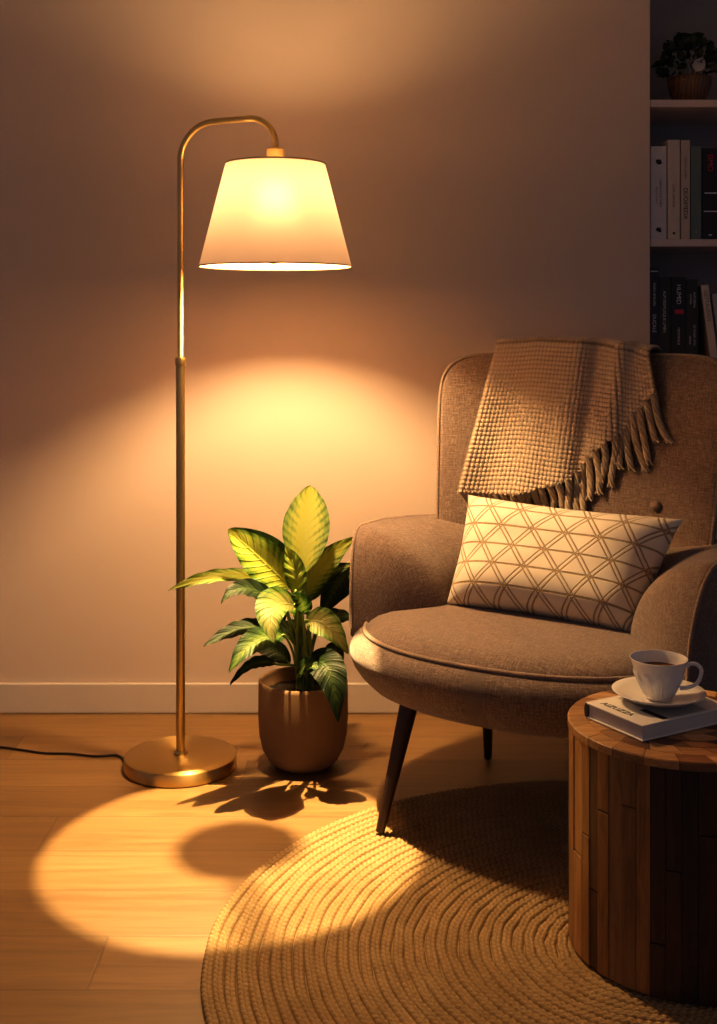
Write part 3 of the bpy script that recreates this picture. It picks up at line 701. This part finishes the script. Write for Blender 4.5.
# angle runs from the left side (-x) round the front (-y); colours as seen on the drum
vis=[(.13,1),(.30,0),(.42,1),(.53,5),(.66,1),(.79,4),(.92,2),(1.04,1),(1.16,6),(1.29,6),(1.42,7),(1.60,6),(1.72,1),(1.84,0),(1.97,4),(2.1,5),(2.22,6),(2.34,1),(2.46,3),(2.6,2)]
PAL=[(.40,.215,.075),(.30,.15,.05),(.22,.115,.045),(.17,.085,.034),(.25,.14,.06),(.10,.045,.018),(.055,.024,.012),(.034,.016,.009)]
t_=2.6; p_=-.05; edges=[]
for e_,c_ in vis: edges.append((p_,e_,c_)); p_=e_
while p_<2*PI-.05-.02:
    w=rs.uniform(.09,.14); e_=min(p_+w,2*PI-.05)
    if 2*PI-.05-e_<.06: e_=2*PI-.05
    edges.append((p_,e_,rs.randrange(len(PAL)))); p_=e_
for (q0,q1,ci) in edges:
    a=PI+q0; w=q1-q0
    cuts=[Z0]+([rs.uniform(.08,.30)] if rs.random()<.6 else [])+[TH-.012]
    for si,(z0,z1) in enumerate(zip(cuts[:-1],cuts[1:])):
        ro=TR-rs.uniform(0,.0028); ns=4; V_=[]; g_=.0022
        for t in np.linspace(a+g_,a+w-g_,ns):
            for (rr,zz) in ((TR-.014,z0+.0006),(ro-.0012,z0+.0006),(ro,z0+.0022),(ro,z1-.0022),(ro-.0012,z1-.0006),(TR-.014,z1-.0006)):
                V_.append((rr*math.cos(t),rr*math.sin(t),zz))
        Fc=[]
        for s in range(ns-1):
            for q in range(6): Fc.append((s*6+q,(s+1)*6+q,(s+1)*6+(q+1)%6,s*6+(q+1)%6))
        Fc += [tuple(range(6)),tuple((ns-1)*6+5-q for q in range(6))]
        b.add(V_,Fc,[(ci/8+.06,.5)]*len(V_))
b.build('stave_wall',STAVE,table,smooth=False)
# block top: rings of wood blocks
b=MB(); rings=[0.0,.030,.062,.094,.126,.160,TR+.001]
for i in range(len(rings)-1):
    r0,r1=rings[i],rings[i+1]; cnt=max(5,int(2*PI*(r0+r1)/2/(.046 if i<5 else .05))); a0=rs.uniform(0,1)
    for k in range(cnt):
        t0=a0+2*PI*k/cnt; t1=a0+2*PI*(k+1)/cnt; sk=(.35/cnt*2*PI if i<5 else .18/cnt*2*PI)
        V_=[]; ns=5; top=TH-rs.uniform(0,.0006); g_=.0006/max(r1,.03)
        for t in np.linspace(0,1,ns):
            for (rr,zz,s_) in ((r0+.0005,TH-.014,0),(r0+.0005,top,0),(r1-.0022 if i==5 else r1-.0005,top,1),(r1-.0003,top-(.002 if i==5 else .0),1),(r1-.0003,TH-.014,1)):
                tt=t0+g_+(t1-t0-2*g_)*t+s_*sk; V_.append((rr*math.cos(tt),rr*math.sin(tt),zz))
        Fc=[]
        for s in range(ns-1):
            for q in range(5): Fc.append((s*5+q,(s+1)*5+q,(s+1)*5+(q+1)%5,s*5+(q+1)%5))
        Fc += [tuple(range(5)),tuple((ns-1)*5+4-q for q in range(5))]
        b.add(V_,Fc)
b.build('block_top',TILE,table,smooth=False)

# book on the table: corner at the front, short edge to the left, long edge to the right
bF=np.array([.454,1.887]); e1=np.array([-.50,.866]); e2=np.array([.866,.50]); bw,bl,bt_=.138,.200,.026
bang=math.atan2(e2[1],e2[0])
tb=empty('hardcover_book',(bF[0],bF[1],TH+.0006),bang); tag(tb,'white hardcover book lying on the side table under the saucer','book')
b=MB(); b.box(0,bl,0,bw,0,.0024); b.box(0,bl,0,bw,bt_-.0024,bt_); cv_=bevel(b.build('cover',COVER,tb,smooth=False),.0007)
b=MB(); b.box(.003,bl-.003,.003,bw-.003,.0024,bt_-.0024); b.build('page_block',PAPER,tb,smooth=False)
M=Matrix.Translation((.022,.082,bt_+.0002))@Matrix.Rotation(-PI/2,4,'Z')
text_mesh('cover_title','AIZUZZA',.0175,INK,tb,M)
b=MB(); b.box(.050,.062,.006,.060,bt_-.0001,bt_+.0003); b.build('cover_band',INK,tb,smooth=False)
b=MB(); b.box(.062,.150,.006,.126,bt_-.0001,bt_+.0003); b.build('cover_picture',mat_plain('grey cover picture',(.40,.385,.37),.45,.25,25,0),tb,smooth=False)

b=MB(); b.lathe([(0,0),(.0145,0),(.0145,bl),(0,bl)],24); sp_=b.build('spine',mat_plain('charcoal cloth spine',(.035,.03,.028),.6),tb,auto=.6); sp_.data.transform(Matrix.Translation((0,bw-.003,bt_/2))@Matrix.Scale(.35,4,(0,1,0))@Matrix.Scale((bt_/2)/.0145*1.01,4,(0,0,1))@Matrix.Rotation(PI/2,4,'Y'))
# saucer and cup
sx_,sy_=.511,2.008; zb=TH+.0006+bt_+.0004
sau=empty('saucer',(sx_,sy_,zb)); tag(sau,'white porcelain saucer with upturned rim on the book','saucer')
pr=[(0,.0035),(.025,.0035),(.026,.0),(.029,.0),(.031,.0035),(.050,.0070),(.066,.0120),(.0775,.0185),(.0785,.0195),(.0778,.0202),(.0655,.0145),(.050,.0098),(.033,.0068),(.028,.0058),(0,.0058)]
b=MB(); b.lathe(pr,72); b.build('dish',PORC,sau)
cup=empty('teacup',(sx_,sy_,zb+.0062)); tag(cup,'white fluted porcelain teacup of tea standing on the saucer','cup')
op=[(.0,.0),(.021,.0),(.0225,.001),(.0228,.004),(.0265,.012),(.0325,.024),(.0385,.038),(.0430,.052),(.0462,.062),(.0478,.0665),(.0486,.0680)]
ops=smooth_path([(x,0,z) for x,z in op[2:]],34); nA=144; aa=np.linspace(0,2*PI,nA,endpoint=False)
prof=[(.0005,.0),(.021,.0)]+[(p[0],p[2]) for p in ops]
P=np.zeros((len(prof),nA,3))
for i,(r_,z_) in enumerate(prof):
    for k,a in enumerate(aa):
        d=0.0
        if .006<z_<.052:
            x=((a*12/(2*PI))%1)*2-1; topz=.047*(1-.42*abs(x)**2.2)
            e_=topz-z_
            if e_>0:
                d=.0024*min(1,e_/.003)*(1-.9*max(0,abs(x)-.86)/.14)
                x2=abs(x); d-=.0015*math.exp(-((x2-.36)/.09)**2)*min(1,max(0,(topz*.8-z_))/.005)
            if abs(e_)<.0022: d+=.0012
        P[i,k]=((r_+d)*math.cos(a),(r_+d)*math.sin(a),z_)
b=MB(); b.grid(P,False,True); inn=[(.0486,.0680),(.0480,.0687),(.0470,.0680),(.0445,.0600),(.040,.046),(.034,.030),(.026,.014),(.018,.006),(.0005,.005)]
b.lathe(inn,96); b.build('bowl',PORC,cup)
b=MB(); b.lathe([(.0005,.0490),(.0395,.0490),(.0405,.0497)],64); b.build('tea',COFFEE,cup)
hd=np.array([math.cos(-.25),math.sin(-.25)])
hp=[(.0415,.054),(.050,.0610),(.062,.0615),(.0695,.053),(.068,.041),(.062,.029),(.048,.0215),(.034,.0195)]
hp=smooth_path([(r_*hd[0],r_*hd[1],z_) for r_,z_ in hp],30)
b=MB(); b.tube(hp,np.interp(np.linspace(0,1,30),[0,.15,.5,.85,1],[.0042,.0034,.0033,.0033,.0040]),12); b.build('handle',PORC,cup)

# ------------------------------------------------------------------ lights
WARM=(1.0,.645,.27)
l=bpy.data.lights.new('lamp_beam','SPOT'); l.energy=320; l.color=WARM; l.spot_size=math.radians(33.2); l.spot_blend=.2; l.shadow_soft_size=.002
lo=bpy.data.objects.new('lamp_beam',l); COL.objects.link(lo); lo.location=SP; lo.rotation_euler=Vector(TG-SP).to_track_quat('-Z','Y').to_euler()
w=bpy.data.worlds.new('World'); scene.world=w; w.use_nodes=True; bgn=w.node_tree.nodes['Background']; bgn.inputs[0].default_value=(.88,.79,.98,1); bgn.inputs[1].default_value=.145

# ------------------------------------------------------------------ camera
cd=bpy.data.cameras.new('camera'); cam=bpy.data.objects.new('camera',cd); COL.objects.link(cam)
cam.location=(0,0,H); cam.rotation_euler=(PI/2,0,0); cd.sensor_fit='VERTICAL'; cd.sensor_height=36; cd.sensor_width=36*717/1024; cd.lens=36*F/1024; cd.shift_y=-(512-HY)/1024
cd.clip_start=.05; scene.camera=cam
scene.view_settings.view_transform='Standard'; scene.view_settings.look='Medium High Contrast'; scene.view_settings.exposure=0.0
scene.cycles.use_denoising=True; scene.cycles.max_bounces=10; scene.cycles.diffuse_bounces=5; scene.cycles.transmission_bounces=6; scene.cycles.sample_clamp_indirect=8
